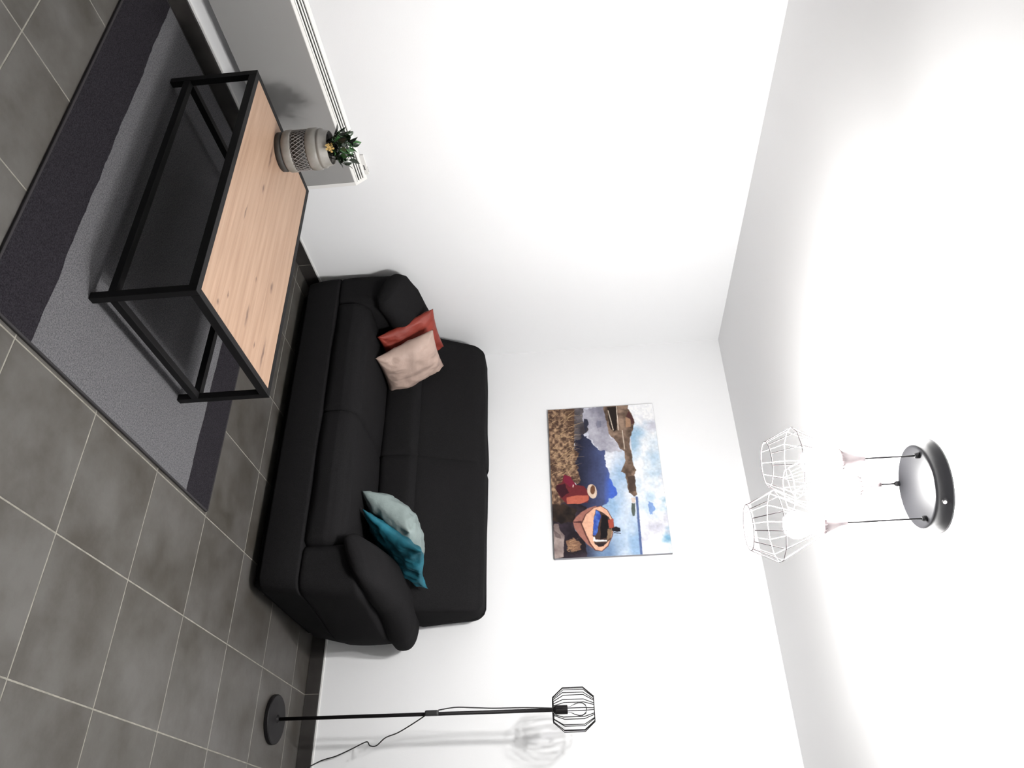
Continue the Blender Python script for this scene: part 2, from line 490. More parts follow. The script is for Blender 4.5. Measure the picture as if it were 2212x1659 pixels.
# back: lumbar roll and tall cushion for each seat
for k, (x0, x1) in enumerate(((SX-.86, SX+.006), (SX-.036, SX+.80))):
    def lum_fn(p, q):
        p = p.copy()
        if q[1] < 0: p.y -= .018*(1-q[0]**2)*(1-q[2]**2)
        return lump(p, .7, 4, 11)
    obj('lumbar_roll', soft_box(bm_new(), x0, x1, -.435, -.12, .39, .635, .075, 20, lum_fn, rv=Vector((.03, .075, .06))), M['sofa'], sofa, True)
for k, (x0, x1) in enumerate(((SX-.90, SX+.012), (SX-.052, SX+.862))):
    def back_fn(p, q, k=k):
        p = p.copy()
        t = max(0, min(1, (p.z-.60)/.38))
        if q[1] < .5: p.y += .135*t*(.5-q[1]*.5)      # reclining front face
        p.z += .004*q[0]*(1 if k == 0 else -1)*max(0, q[2])
        if k == 0 and q[0] < 0: p.x += .05*t*(-q[0])
        if k == 1 and q[0] > 0: p.x -= .02*t*q[0]
        return lump(p, 1.0, 5, 20+k)
    obj('back_cushion', soft_box(bm_new(), x0, x1, -.415, -.045, .575, .985, .05, 22, back_fn, rv=Vector((.062, .06, .075))), M['sofa'], sofa, True)
obj('back_frame', soft_box(bm_new(), SX-.86, SX+.84, -.20, -.03, .10, .80, .04, 10), M['sofa'], sofa, True)
for s in (-1, 1):
    def arm_fn(p, q, s=s):
        p = p.copy()
        t = max(0, min(1, (p.z-.06)/.42))
        if q[0]*s > 0:
            w = .03*math.sin(t*math.pi*.62) + .022*(1-max(-1, min(1, q[1])))*0
            p.x += s*w*abs(q[0])
            if s > 0: p.x += .055*min(1, t*2)*math.exp(-((q[1]-.35)/.6)**2)*q[0]
        if q[1] < -.5: p.y += .012*t*t
        return lump(p, .8, 4, 30+s)
    xi, xo = SX+s*.695, SX+s*.905
    arm = obj('armrest', soft_box(bm_new(), min(xi, xo), max(xi, xo), -.954, -.085, .232, .515 if s > 0 else .548, .05, 18, arm_fn, rv=Vector((.055, .08, .02))), M['sofa'], sofa, True)
    secs = []
    #        y     dx    cz    rx    rz   tilt
    key = [(-.985, .775, .492, .060, .012, .42),
           (-.972, .780, .497, .108, .032, .42),
           (-.930, .784, .507, .135, .050, .40),
           (-.80,  .795, .535, .142, .070, .32),
           (-.60,  .800, .555, .140, .084, .22),
           (-.35,  .815, .565, .128, .082, .08),
           (-.17,  .842, .560, .118, .070, -.05),
           (-.095, .860, .555, .105, .058, -.15),
           (-.070, .868, .548, .060, .030, -.15)]
    for (y, dx, cz_, rx, rz, tl) in key:
        if s > 0 and y > -.5:
            dx += .045 if y < -.3 else .028
            rx += .010 if y < -.12 else -.012
        if s < 0:
            dx = min(dx, .80); 
            if y < -.5: cz_ += .040; rz += .012
        secs.append((y, SX+s*dx, cz_, rx, rz, s*tl, 2.5))
    # interpolate for smoothness
    S2 = []
    for a, c_ in zip(secs, secs[1:]):
        for f in (0, .34, .67): S2.append(tuple(a[i]*(1-f)+c_[i]*f for i in range(7)))
    S2.append(secs[-1])
    b = loft(bm_new(), S2, 36)
    for v in b.verts: v.co = lump(v.co, 1.2, 7, 40+s)
    obj('arm_pad', b, M['sofa'], arm, True)

# ------------------------------------------------------------------ cushions
def pillow(name, label, mat, bottom_mid, up_vec, side_vec, w, h, t, seed, sag=0.0, wr=1.2, fold=0.0, asym=0.5):
    """bottom_mid = middle of the bottom edge; side_vec along the bottom edge; up_vec along the sides"""
    a = Vector(side_vec).normalized(); u = Vector(up_vec); u = (u-a*u.dot(a)).normalized(); nrm = a.cross(u)
    c = Vector(bottom_mid)+u*h/2
    n = 44
    b = bmesh.new()
    for side in (1, -1):
        g = []
        for i in range(n+1):
            row = []
            for j in range(n+1):
                p_, q_ = i/n*2-1, j/n*2-1
                # edges drawn in between the pointed corners
                x = p_*(1-.065*(1-q_**2)*abs(p_)**2)*w/2
                y = q_*(1-.065*(1-p_**2)*abs(q_)**2)*h/2
                e_ = max(0, (1-abs(p_)**2.7))*max(0, (1-abs(q_)**2.7))
                th = t*.5*(e_**.55)*(asym*2 if side > 0 else (1-asym)*2)
                edge = max(abs(p_), abs(q_))
                wrk = 0
                if edge < .995:
                    v = Vector((p_*3.0, q_*3.0, seed))
                    wrk = (mnoise.noise(v*1.1)*.010 + abs(mnoise.noise(Vector((p_*7+seed, q_*2.2, side))))*-.010*min(1, 2.2*abs(q_)))*wr*min(1, (1-edge)*6)
                cr = abs(p_)*abs(q_)          # pleats running into the corners
                wrk += .0075*wr*cr*cr*math.sin(9*math.atan2(1.02-abs(p_), 1.02-abs(q_))+seed)*min(1, (1-edge)*8)
                off = th+wrk*min(1, th/.02)
                bend = sag*(q_*q_-.3)*h*.5 + fold*math.sin(p_*2.2+seed)*(q_+1)*h*.05
                row.append(b.verts.new(c + a*x + u*y + nrm*(side*off+bend)))
            g.append(row)
        for i in range(n):
            for j in range(n):
                b.faces.new((g[i][j], g[i+1][j], g[i+1][j+1], g[i][j+1]))
    bmesh.ops.remove_doubles(b, verts=b.verts[:], dist=1e-5)
    o = obj(name, b, mat, None, True, origin=bottom_mid)
    return tag(o, label, 'cushion', 'scatter cushions on the sofa')
pillow('cushion', 'terracotta red cushion leaning on the sofa arm behind the beige one', M['terracotta'],
       (.385, -.60, .437), (-.17, .0, .295), (.01, 1, 0), .365, .36, .12, 3.1, asym=.5)
pillow('cushion', 'pinkish beige cushion leaning against the terracotta red one', M['beige'],
       (.520, -.585, .432), (-.165, 0, .298), (.01, 1, 0), .36, .365, .15, 8.3, asym=.6)
pillow('cushion', 'pale sage grey cushion lying on the teal one', M['sage'],
       (1.340, -.60, .442), (.27, .02, .285), (.06, 1, 0), .34, .355, .155, 5.2, sag=.06, wr=1.5, asym=.32)
pillow('cushion', 'teal blue satin cushion between sage cushion and sofa arm', M['teal'],
       (1.455, -.60, .445), (.26, .04, .285), (.06, 1, 0), .36, .395, .09, 12.7, sag=-.06, wr=1.8, fold=.8)

# ------------------------------------------------------------------ coffee table
TX_0, TX_1, TY_0, TY_1, TZ = .300, 1.435, -2.445, -1.812, .365
tab = empty('coffee_table', ((TX_0+TX_1)/2, (TY_0+TY_1)/2, .0098))
tag(tab, 'low rectangular coffee table with knotty oak top and black steel frame', 'table')
LW = .026
for x in (TX_0, TX_1-LW):
    for y in (TY_0, TY_1-LW):
        obj('leg', box(bm_new(), x, x+LW, y, y+LW, .0098, TZ, .0008, 1), M['black_metal'], tab)
def bars(z0, z1, name):
    for y in (TY_0, TY_1-LW):
        obj(name, box(bm_new(), TX_0+LW, TX_1-LW, y, y+LW, z0, z1, .0008, 1), M['black_metal'], tab)
    for x in (TX_0, TX_1-LW):
        obj(name, box(bm_new(), x, x+LW, TY_0+LW, TY_1-LW, z0, z1, .0008, 1), M['black_metal'], tab)
bars(TZ-.030, TZ, 'top_rail')
bars(.068, .094, 'lower_rail')
knots = [(KX-(TX_0+TX_1)/2, KY-(TY_0+TY_1)/2, a, bb_) for KX, KY, a, bb_ in
         ((1.370, -2.309, .012, .006), (1.268, -2.108, .040, .007), (1.316, -1.932, .055, .007), (.705, -2.199, .020, .006),
          (1.02, -1.97, .022, .008), (1.09, -2.10, .010, .004), (.52, -2.20, .05, .006), (1.30, -2.26, .012, .004), (.92, -2.28, .03, .004),
          (1.33, -2.01, .014, .004))]
M['wood'] = wood_material(knots)
obj('table_top', box(bm_new(), TX_0+.008, TX_1-.008, TY_0+.008, TY_1-.008, TZ-.018, TZ-.0012, .0003, 1), M['wood'], tab)['label'] = 'light knotty oak table top'

# ------------------------------------------------------------------ potted plant on the table
PX, PY = .412, -2.130
pot_root = empty('potted_plant', (PX, PY, TZ))
tag(pot_root, 'small leafy plant in a round grey pot with lattice band on coffee table', 'plant')
b = bm_new()
lathe(b, [(0, .012), (.074, .012), (.076, .026), (.083, .030), (.086, .036), (.0865, .060), (.084, .064), (.080, .066), (.080, .128),
          (.084, .130), (.0865, .134), (.086, .165), (.080, .170), (.079, .174), (.082, .178), (.081, .186), (.074, .192), (.071, .214),
          (.068, .216), (.066, .212), (.066, .190), (0, .190)], (PX, PY, TZ), 56)
pot = obj('pot', b, M['pot'], pot_root, True)
b = bm_new(); lathe(b, [(0, 0), (.080, 0), (.081, .016), (.079, .024), (0, .024)], (PX, PY, TZ), 48)
obj('foot_ring', b, M['pot_dark'], pot, True)['label'] = 'dark recessed foot of the pot'
b = bm_new(); lathe(b, [(.0803, .068), (.0806, .068), (.0806, .126), (.0803, .126)], (PX, PY, TZ), 56)
obj('lattice_ground', b, M['pot_dark'], pot, True)['label'] = 'dark ground of the lattice band'
b = bm_new()
NL = 32
for k in range(NL):
    for s in (-1, 1):
        pts = []
        for i in range(9):
            f = i/8
            a = 2*math.pi*(k+s*f*2.5)/NL
            pts.append((PX+.0828*math.cos(a), PY+.0828*math.sin(a), TZ+.066+.062*f))
        tube(b, pts, .0014, 4)
o = obj('lattice_relief', b, M['lattice'], pot, True); o['label'] = 'pale openwork lattice band of the pot'
b = bm_new(); lathe(b, [(0, .200), (.066, .198), (.066, .193), (0, .193)], (PX, PY, TZ), 24)
obj('soil', b, M['soil'], pot_root, True)
# one leaf mesh, shared
b = bmesh.new()
prof = [(0, .002), (.16, .34), (.38, .50), (.62, .42), (.84, .20), (1.0, .0)]
L_, R_, Mi = [], [], []
for t_, w_ in prof:
    zc = .10*math.sin(t_*2.4)
    Mi.append(b.verts.new((0, t_, zc-.05*w_)))
    L_.append(b.verts.new((-w_*.55, t_, zc+.14*w_))); R_.append(b.verts.new((w_*.55, t_, zc+.14*w_)))
for i in range(5):
    b.faces.new((L_[i], Mi[i], Mi[i+1], L_[i+1])); b.faces.new((Mi[i], R_[i], R_[i+1], Mi[i+1]))
leaf_me = bpy.data.meshes.new('leaf'); b.to_mesh(leaf_me); b.free(); leaf_me.materials.append(M['leaf'])
for p in leaf_me.polygons: p.use_smooth = True
rl = random.Random(5)
stem_b = bm_new()
stems = []
for k in range(20):
    a = k*2.399+rl.uniform(-.3, .3); r = .078*math.sqrt((k+.6)/20)
    base = Vector((PX+.5*r*math.cos(a), PY+.5*r*math.sin(a), TZ+.196))
    hgt = rl.uniform(.055, .095)*(1.15-.5*r/.078)
    tip = Vector((PX+1.05*r*math.cos(a), PY+1.05*r*math.sin(a), TZ+.205+hgt))
    tube(stem_b, [base, (base+tip)/2+Vector((0, 0, .01)), tip], .0016, 5)
    stems.append((base, tip, a))
obj('stems', stem_b, M['leaf'], pot_root, True)
for (base, tip, a) in stems:
    for q in range(5):
        f = [1, .9, .72, .6, .45, .3][q]
        p = base.lerp(tip, f)
        az = a+q*2.2+rl.uniform(-.4, .4)
        el = [1.0, .75, .45, .3, .1, -.1][q]+rl.uniform(-.25, .25)
        L = rl.uniform(.034, .054)
        d = Vector((math.cos(az)*math.cos(el), math.sin(az)*math.cos(el), math.sin(el)))
        s_ = d.cross(Vector((0, 0, 1))).normalized(); n_ = s_.cross(d)
        o = bpy.data.objects.new('leaf', leaf_me)
        link(o, pot_root)
        loc = p-Vector(pot_root.location)
        o.matrix_local = Matrix(((s_.x*L, d.x*L, n_.x*L, loc.x), (s_.y*L, d.y*L, n_.y*L, loc.y), (s_.z*L, d.z*L, n_.z*L, loc.z), (0, 0, 0, 1)))
# little yellow flower head on the side facing the sofa
fc = Vector((PX+.060, PY-.048, TZ+.232))
b = bmesh.new()
for k in range(5):
    a = 2*math.pi*k/5
    c1 = Vector((math.cos(a), math.sin(a), .15)); t1 = Vector((-math.sin(a), math.cos(a), 0))
    vs_ = [b.verts.new(v) for v in (Vector((0, 0, 0)), c1*.6+t1*.32, c1, c1*.6-t1*.32)]
    b.faces.new(vs_)
fl_me = bpy.data.meshes.new('flower'); b.to_mesh(fl_me); b.free(); fl_me.materials.append(M['flower'])
dirv = Vector((.45, -.8, .35)).normalized(); sv = dirv.cross(Vector((0, 0, 1))).normalized(); uv_ = sv.cross(dirv)
for k in range(11):
    a = k*2.4; r = .0052*math.sqrt(k)
    p = fc+sv*r*math.cos(a)*1.15+uv_*r*math.sin(a)+dirv*rl.uniform(0, .004)
    o = bpy.data.objects.new('flower', fl_me); link(o, pot_root)
    L = rl.uniform(.0055, .0075); loc = p-Vector(pot_root.location)
    o.matrix_local = Matrix(((sv.x*L, uv_.x*L, dirv.x*L, loc.x), (sv.y*L, uv_.y*L, dirv.y*L, loc.y), (sv.z*L, uv_.z*L, dirv.z*L, loc.z), (0, 0, 0, 1)))

# ------------------------------------------------------------------ wall heater
HY0, HY1 = -2.80, -1.602
HZ0, HZ1 = .176, .505
heater = empty('wall_heater', (0.0, (HY0+HY1)/2, HZ0))
tag(heater, 'low white wall heater with grey front panel and slotted top, behind the plant', 'heater')
# casing: side profile extruded along the wall
prof = [(.012, HZ0), (.042, HZ0), (.048, HZ0+.006), (.048, HZ1), (.044, HZ1+.007), (.008, HZ1+.052), (.006, HZ1+.054)]
b = bm_new()
A = [b.verts.new((x, HY0, z)) for x, z in prof]; B = [b.verts.new((x, HY1, z)) for x, z in prof]
for i in range(len(prof)):
    j = (i+1) % len(prof)
    b.faces.new((A[i], A[j], B[j], B[i]))
b.faces.new(A); b.faces.new(B)
obj('casing', b, M['rad_white'], heater)
obj('front_panel', box(bm_new(), .046, .0505, HY0+.02, HY1-.022, HZ0+.004, HZ1-.002, .0015, 1), M['rad_grey'], heater)['label'] = 'plain grey front panel'
# sloping outlet with three long slots between white slats
d0 = Vector((.044, 0, HZ1+.007)); d1 = Vector((.008, 0, HZ1+.052)); sl = (d1-d0).normalized(); nrm = Vector((-sl.z, 0, sl.x))*-1
if nrm.z < 0: nrm = -nrm
for k, f in enumerate((.24, .46, .64)):
    c0 = d0.lerp(d1, f)
    b = bm_new(); hw = .0032
    pts = [c0-sl*hw-nrm*.004, c0+sl*hw-nrm*.004, c0+sl*hw+nrm*.0008, c0-sl*hw+nrm*.0008]
    A = [b.verts.new((p.x, HY0+.04, p.z)) for p in pts]; B = [b.verts.new((p.x, HY1-.022, p.z)) for p in pts]
    for i in range(4): b.faces.new((A[i], A[(i+1) % 4], B[(i+1) % 4], B[i]))
    b.faces.new(A); b.faces.new(B)
    obj('outlet_slot', b, M['slot'], heater)
for f in (.13, .35, .55, .78):
    c0 = d0.lerp(d1, f)
    b = bm_new(); hw = .0040
    pts = [c0-sl*hw-nrm*.001, c0+sl*hw-nrm*.001, c0+sl*hw*.7+nrm*.004, c0-sl*hw*.7+nrm*.004]
    A = [b.verts.new((p.x, HY0+.035, p.z)) for p in pts]; B = [b.verts.new((p.x, HY1-.018, p.z)) for p in pts]
    for i in range(4): b.faces.new((A[i], A[(i+1) % 4], B[(i+1) % 4], B[i]))
    b.faces.new(A); b.faces.new(B)
    obj('slat', b, M['rad_white'], heater)
cp = obj('control_panel', box(bm_new(), .001, .010, HY1-.15, HY1-.03, HZ1+.050, HZ1+.072, .002, 2), M['rad_white'], heater)
obj('dial', box(bm_new(), .0101, .0110, HY1-.090, HY1-.060, HZ1+.056, HZ1+.061, .0003, 1), M['slot'], cp)['label'] = 'small dark control mark'
obj('dial', box(bm_new(), .003, .007, HY1-.075, HY1-.040, HZ1+.0721, HZ1+.0730, .0003, 1), M['rad_grey'], cp)['label'] = 'small grey control mark'
for y in (HY0+.25, HY1-.25):
    obj('wall_bracket', box(bm_new(), 0.0, .013, y-.03, y+.03, HZ0+.05, HZ1-.03), M['rad_white'], heater)

# ------------------------------------------------------------------ picture
QX0, QX1, QZ0, QZ1 = .476, 1.460, 1.357, 2.017
pic = obj('picture', box(bm_new(), QX0, QX1, -.024, -.002, QZ0, QZ1, .0015, 1), M['canvas'], None, origin=((QX0+QX1)/2, 0, QZ0))
tag(pic, 'unframed canvas print of a boat and red-clad figure on a lake shore, above sofa', 'picture')

def paint(W=328, Hh=220, ss=2):
    W2, H2 = W*ss, Hh*ss
    rng = np.random.default_rng(3)
    # homography from sketch coordinates (a: up, b: right) to unit square
    src = np.array([(155, 135), (232, 1620), (1405, 1556), (1195, 70)], float)
    dst = np.array([(0, 0), (1, 0), (1, 1), (0, 1)], float)
    A = []; bv = []
    for (x, y), (u, v) in zip(src, dst):
        A.append([x, y, 1, 0, 0, 0, -u*x, -u*y]); bv.append(u)
        A.append([0, 0, 0, x, y, 1, -v*x, -v*y]); bv.append(v)
    hm = np.append(np.linalg.solve(np.array(A), np.array(bv)), 1).reshape(3, 3)
    hi = np.linalg.inv(hm)
    S, Tt = np.meshgrid((np.arange(W2)+.5)/W2, (np.arange(H2)+.5)/H2)
    den = hi[2, 0]*S+hi[2, 1]*Tt+hi[2, 2]
    X = (hi[0, 0]*S+hi[0, 1]*Tt+hi[0, 2])/den      # sketch "up"
    Y = (hi[1, 0]*S+hi[1, 1]*Tt+hi[1, 2])/den      # sketch "right"
    def vnoise(fx, fy, seed):
        r = np.random.default_rng(seed).random((int(fy)+2, int(fx)+2))
        x = S*fx; y = Tt*fy; xi = x.astype(int); yi = y.astype(int); xf = x-xi; yf = y-yi
        xf = xf*xf*(3-2*xf); yf = yf*yf*(3-2*yf)
        return (r[yi, xi]*(1-xf)+r[yi, xi+1]*xf)*(1-yf)+(r[yi+1, xi]*(1-xf)+r[yi+1, xi+1]*xf)*yf
    def fbm(f, seed, o=4, asp=1.5):
        s = 0; a = 1; t = 0
        for k in range(o):
            s = s+a*vnoise(f*asp*2**k, f*2**k, seed+k); t += a; a *= .5
        return s/t
    img = np.zeros((H2, W2, 3))
    def c(*v): return np.array(v, float)/255
    jx = (fbm(30, 77, 2)-.5); jy = (fbm(30, 88, 2)-.5)
    def poly(pts, rough=0):
        xx, yy = X+jx*rough, Y+jy*rough
        m = np.zeros(X.shape, bool); n = len(pts)
        for i in range(n):
            x1, y1 = pts[i]; x2, y2 = pts[(i+1) % n]
            cnd = ((y1 > yy) != (y2 > yy))
            with np.errstate(divide='ignore', invalid='ignore'):
                xin = (x2-x1)*(yy-y1)/(y2-y1 if y2 != y1 else 1e-9)+x1
            m ^= cnd & (xx < xin)
        return m
    def fill(m, col, a=1.0):
        if np.ndim(col) == 1: col = np.broadcast_to(col, img.shape)
        am = (m*a)[..., None] if m.dtype != bool else (m.astype(float)*a)[..., None]
        img[:] = img*(1-am)+col*am
    def mixc(c1, c2, f):
        f = np.clip(f, 0, 1)[..., None]; return c1*(1-f)+c2*f
    # sky with clouds
    n1 = fbm(3.2, 5, 5, 1.1); n2 = fbm(5, 25, 4, 2)
    sky = mixc(c(150, 190, 222), c(250, 251, 254), (n1-.30)*4.5)
    sky = mixc(sky, c(95, 165, 205), (n2-.60)*5*np.clip((X-1130)/150, 0, 1))
    sky = mixc(sky, c(205, 205, 220), (fbm(4, 55)-.56)*5)
    img[:] = sky
    # pale water below the skyline
    shore = 1036+(Y-1000)*.095
    wat = mixc(c(236, 240, 248), c(150, 185, 222), (fbm(4, 65, 4, .8)-.42)*3.2)
    wat = mixc(wat, c(196, 196, 210), np.clip((640-Y)/300, 0, 1)*.9)
    wat = mixc(wat, c(92, 125, 168), np.clip((Y-1250)/300, 0, 1)*np.clip((940-X)/160, 0, 1)*.85)
    wat = mixc(wat, c(58, 66, 92), np.clip((Y-1250)/200, 0, 1)*np.clip((690-X)/120, 0, 1))
    fill(X < shore, wat)
    # grey cloud reflection at the left
    fill(poly([(480, 120), (735, 95), (745, 260), (770, 380), (900, 540), (720, 545), (620, 500), (560, 410), (520, 300)], 60), mixc(c(128, 126, 142), c(198, 196, 208), (fbm(6, 31)-.3)*2.2))
    fill(poly([(640, 235), (680, 240), (690, 300), (640, 320)], 30), c(110, 110, 132), .6)
    # deep blue water
    db = mixc(c(33, 34, 54), c(84, 100, 156), (X-470)/330+(fbm(8, 41)-.5)*.25)
    db = mixc(db, c(62, 100, 208), np.clip((X-715)/70, 0, 1)*np.clip((Y-720)/120, 0, 1))
    fill(poly([(420, 430), (500, 375), (560, 420), (600, 480), (655, 525), (725, 540), (735, 640), (740, 700), (775, 760), (765, 810), (800, 860), (855, 965), (800, 1005), (775, 1015), (765, 1065), (690, 1090), (540, 1130), (420, 1100), (440, 900), (430, 600)], 34), db)
    fill(poly([(330, 130), (510, 110), (500, 240), (560, 330), (520, 385), (440, 440), (340, 420)], 40), mixc(c(62, 56, 62), c(122, 116, 118), (fbm(9, 51)-.3)*2))
    fill(poly([(515, 225), (550, 230), (565, 280), (545, 310), (535, 360), (515, 300)], 12), c(48, 48, 66))
    # hill and houses
    hill = mixc(c(84, 66, 54), c(158, 130, 110), (fbm(16, 61)-.32)*2.4)
    fill(poly([(700, 90), (955, 85), (950, 130), (985, 170), (1018, 255), (1000, 335), (975, 400), (965, 480), (990, 560), (1002, 650), (1036, 735), (1018, 780), (1030, 850), (1045, 970), (1022, 1000), (965, 955), (950, 850), (930, 770), (890, 745), (905, 700), (930, 640), (920, 545), (880, 525), (835, 450), (760, 365), (742, 260)], 16), hill)
    fill(poly([(745, 110), (835, 100), (845, 330), (815, 350), (775, 320)], 14), c(38, 28, 24))
    for p in ([(832, 95), (840, 95), (862, 335), (854, 340)], [(750, 140), (758, 140), (812, 335), (804, 340)], [(892, 335), (900, 335), (925, 525), (917, 528)]):
        fill(poly(p, 3), c(222, 205, 184))
    fill(poly([(960, 145), (1000, 215), (1018, 262), (985, 280), (975, 225), (930, 200)], 5), c(84, 48, 46))
    fill(poly([(925, 205), (975, 228), (982, 300), (930, 310)], 5), c(172, 132, 102))
    fill(poly([(955, 790), (1020, 790), (1035, 850), (1035, 940), (975, 945)], 20), c(72, 56, 48), .8)
    fill(poly([(990, 1005), (1032, 1005), (1030, 1055), (1000, 1058)], 4), c(224, 205, 190))
    fill(poly([(995, 1060), (1032, 1062), (1032, 1120), (1025, 1185), (1002, 1188), (992, 1120)], 10), c(86, 98, 92))
    fill(poly([(1032, 995), (1055, 995), (1108, 1580), (1085, 1585)], 3), c(84, 106, 158))
    # cloud patches
    fill(poly([(1155, 1040), (1200, 1060), (1220, 1110), (1195, 1190), (1165, 1140)], 40), c(110, 150, 220), .8)
    fill(poly([(60, 60), (420, 60), (420, 1120), (60, 1120)]), c(92, 66, 50))
    # near shore: dark water, rocks, grass
    fill(poly([(200, 1060), (470, 1060), (560, 1120), (470, 1200), (420, 1255), (450, 1340), (540, 1450), (560, 1640), (180, 1640)], 26), mixc(c(30, 22, 30), c(66, 54, 66), (fbm(10, 71)-.35)*2))
    gr = mixc(c(82, 58, 46), c(186, 150, 116), (fbm(46, 81, 3, 1.0)-.33)*2.4)
    fill(poly([(100, 90), (345, 130), (330, 210), (360, 330), (370, 420), (410, 520), (470, 580), (430, 660), (470, 740), (470, 860), (400, 860), (330, 790), (250, 860), (245, 960), (310, 1045), (290, 1090), (150, 1095)], 50), gr)
    fill(poly([(205, 1080), (330, 1075), (450, 1130), (420, 1240), (300, 1270), (215, 1240)], 30), mixc(c(28, 20, 18), c(70, 52, 40), (fbm(14, 91)-.35)*2))
    for k in range(260):      # dry grass blades
        x0 = rng.uniform(160, 420); y0 = rng.uniform(130, 860)
        L = rng.uniform(40, 130); a = rng.uniform(-.9, .9)
        x1, y1 = x0+L*math.cos(a), y0+L*math.sin(a)
        if x1 > 540: continue
        w = rng.uniform(1.5, 3)
        fill(poly([(x0-w, y0-w), (x0+w, y0+w), (x1, y1)]), c(212, 176, 128) if rng.random() < .65 else c(58, 38, 28), .8)
    fill(poly([(360, 1440), (430, 1420), (500, 1470), (495, 1530), (440, 1560), (370, 1530)], 50), c(150, 108, 80), .85)
    for k in range(22):
        x0 = rng.uniform(350, 420); y0 = rng.uniform(1430, 1550); a = rng.uniform(-.8, .8); L = rng.uniform(60, 130)
        fill(poly([(x0-2, y0-2), (x0+2, y0+2), (x0+L*math.cos(a), y0+L*math.sin(a))]), c(206, 160, 116), .8)
    fill(poly([(225, 1270), (270, 1270), (290, 1340), (335, 1390), (325, 1480), (325, 1600), (220, 1625)], 12), mixc(c(120, 102, 100), c(190, 172, 164), (fbm(12, 99)-.3)*2))
    fill(poly([(225, 1330), (290, 1380), (300, 1420), (240, 1400)], 8), c(90, 74, 74), .7)
    # figure in red with a pale hat
    fill(poly([(325, 785), (380, 800), (440, 880), (520, 890), (560, 940), (572, 1020), (560, 1055), (355, 1075), (285, 1005), (245, 930), (250, 880), (300, 860)], 10), c(112, 34, 40))
    fill(poly([(320, 780), (385, 800), (440, 880), (380, 900), (320, 850)], 8), c(128, 26, 52))
    fill(poly([(245, 885), (330, 870), (370, 960), (300, 1010), (250, 940)], 10), c(58, 18, 30))
    fill(poly([(350, 1010), (430, 985), (560, 985), (572, 1030), (500, 1065), (355, 1075)], 10), c(196, 96, 74))
    fill(poly([(410, 880), (420, 880), (418, 905), (406, 905)]), c(224, 190, 180))
    th = np.linspace(0, 2*np.pi, 24)
    fill(poly([(602+48*np.cos(t)+10*np.sin(t), 945+72*np.sin(t)) for t in th], 6), c(226, 200, 176))
    fill(poly([(608+24*np.cos(t), 930+46*np.sin(t)) for t in th], 6), c(112, 72, 48))
    # boat
    fill(poly([(412, 1250), (440, 1205), (500, 1150), (580, 1105), (650, 1088), (600, 1180), (505, 1280), (590, 1470), (640, 1530), (560, 1475), (480, 1390), (430, 1310)], 4), c(166, 106, 92))
    fill(poly([(412, 1246), (500, 1240), (505, 1262), (415, 1256)]), c(84, 44, 44))
    fill(poly([(490, 1265), (535, 1175), (615, 1108), (690, 1086), (755, 1128), (815, 1230), (824, 1300), (806, 1400), (765, 1492), (705, 1545), (636, 1535), (580, 1468), (530, 1370)], 4), c(96, 52, 46))
    fill(poly([(504, 1268), (545, 1178), (620, 1112), (690, 1092), (750, 1132), (808, 1232), (816, 1300), (798, 1400), (758, 1486), (700, 1538), (642, 1526), (592, 1462), (545, 1365)], 4), c(240, 180, 148))
    fill(poly([(640, 1125), (700, 1150), (770, 1200), (800, 1260), (800, 1360), (790, 1420), (740, 1470), (680, 1490), (630, 1470), (610, 1380), (622, 1200)], 5), c(74, 52, 44))
    fill(poly([(642, 1130), (676, 1150), (690, 1200), (672, 1260), (660, 1340), (640, 1385), (615, 1380), (620, 1240)], 12), mixc(c(34, 62, 158), c(92, 138, 226), (fbm(22, 15)-.3)*2))
    fill(poly([(700, 1180), (760, 1190), (765, 1300), (750, 1410), (690, 1420), (688, 1300)], 10), c(20, 16, 20))
    fill(poly([(760, 1230), (815, 1215), (818, 1310), (775, 1310)], 5), c(176, 74, 58))
    fill(poly([(760, 1320), (805, 1320), (795, 1400), (752, 1440)], 8), c(140, 112, 84))
    fill(poly([(615, 1395), (630, 1395), (640, 1425), (752, 1428), (756, 1442), (640, 1448), (618, 1440)], 3), c(240, 236, 234))
    fill(poly([(635, 1460), (745, 1460), (720, 1492), (670, 1498)], 6), c(42, 30, 32))
    fill(poly([(800, 1310), (840, 1295), (880, 1305), (888, 1340), (850, 1348), (805, 1335)], 6), c(28, 24, 34))
    fill(poly([(820, 1350), (890, 1358), (890, 1366), (820, 1358)]), c(64, 60, 76))
    img[:] = img*(1+(fbm(60, 7, 2)-.5)[..., None]*.14)
    lum = img.mean(2, keepdims=True); img[:] = lum+(img-lum)*.88
    img2 = np.clip(img.reshape(Hh, ss, W, ss, 3).mean((1, 3)), 0, 1)
    lin = np.where(img2 <= .04045, img2/12.92, ((img2+.055)/1.055)**2.4)
    return lin

img = paint()
hh, ww = img.shape[:2]
gx, gz = np.meshgrid(np.linspace(QX0+.001, QX1-.001, ww), np.linspace(QZ0+.001, QZ1-.001, hh))
V = np.stack([gx.ravel()-(QX0+QX1)/2, np.full(gx.size, -.0247), gz.ravel()-QZ0], 1)
idx = np.arange(hh*ww).reshape(hh, ww)
Fq = np.stack([idx[:-1, :-1].ravel(), idx[:-1, 1:].ravel(), idx[1:, 1:].ravel(), idx[1:, :-1].ravel()], 1)
me = bpy.data.meshes.new('print')
me.from_pydata(V.tolist(), [], Fq.tolist())
ca = me.color_attributes.new('print_colour', 'FLOAT_COLOR', 'POINT')
cols = np.ones((hh*ww, 4), np.float32); cols[:, :3] = np.clip(img.reshape(-1, 3)*0.80, 0, .9)
ca.data.foreach_set('color', cols.ravel())
M['print'], nt, b = mat_base('printed_canvas', (1, 1, 1), 0.75, spec=0.2)
at = nt.nodes.new('ShaderNodeAttribute'); at.attribute_name = 'print_colour'
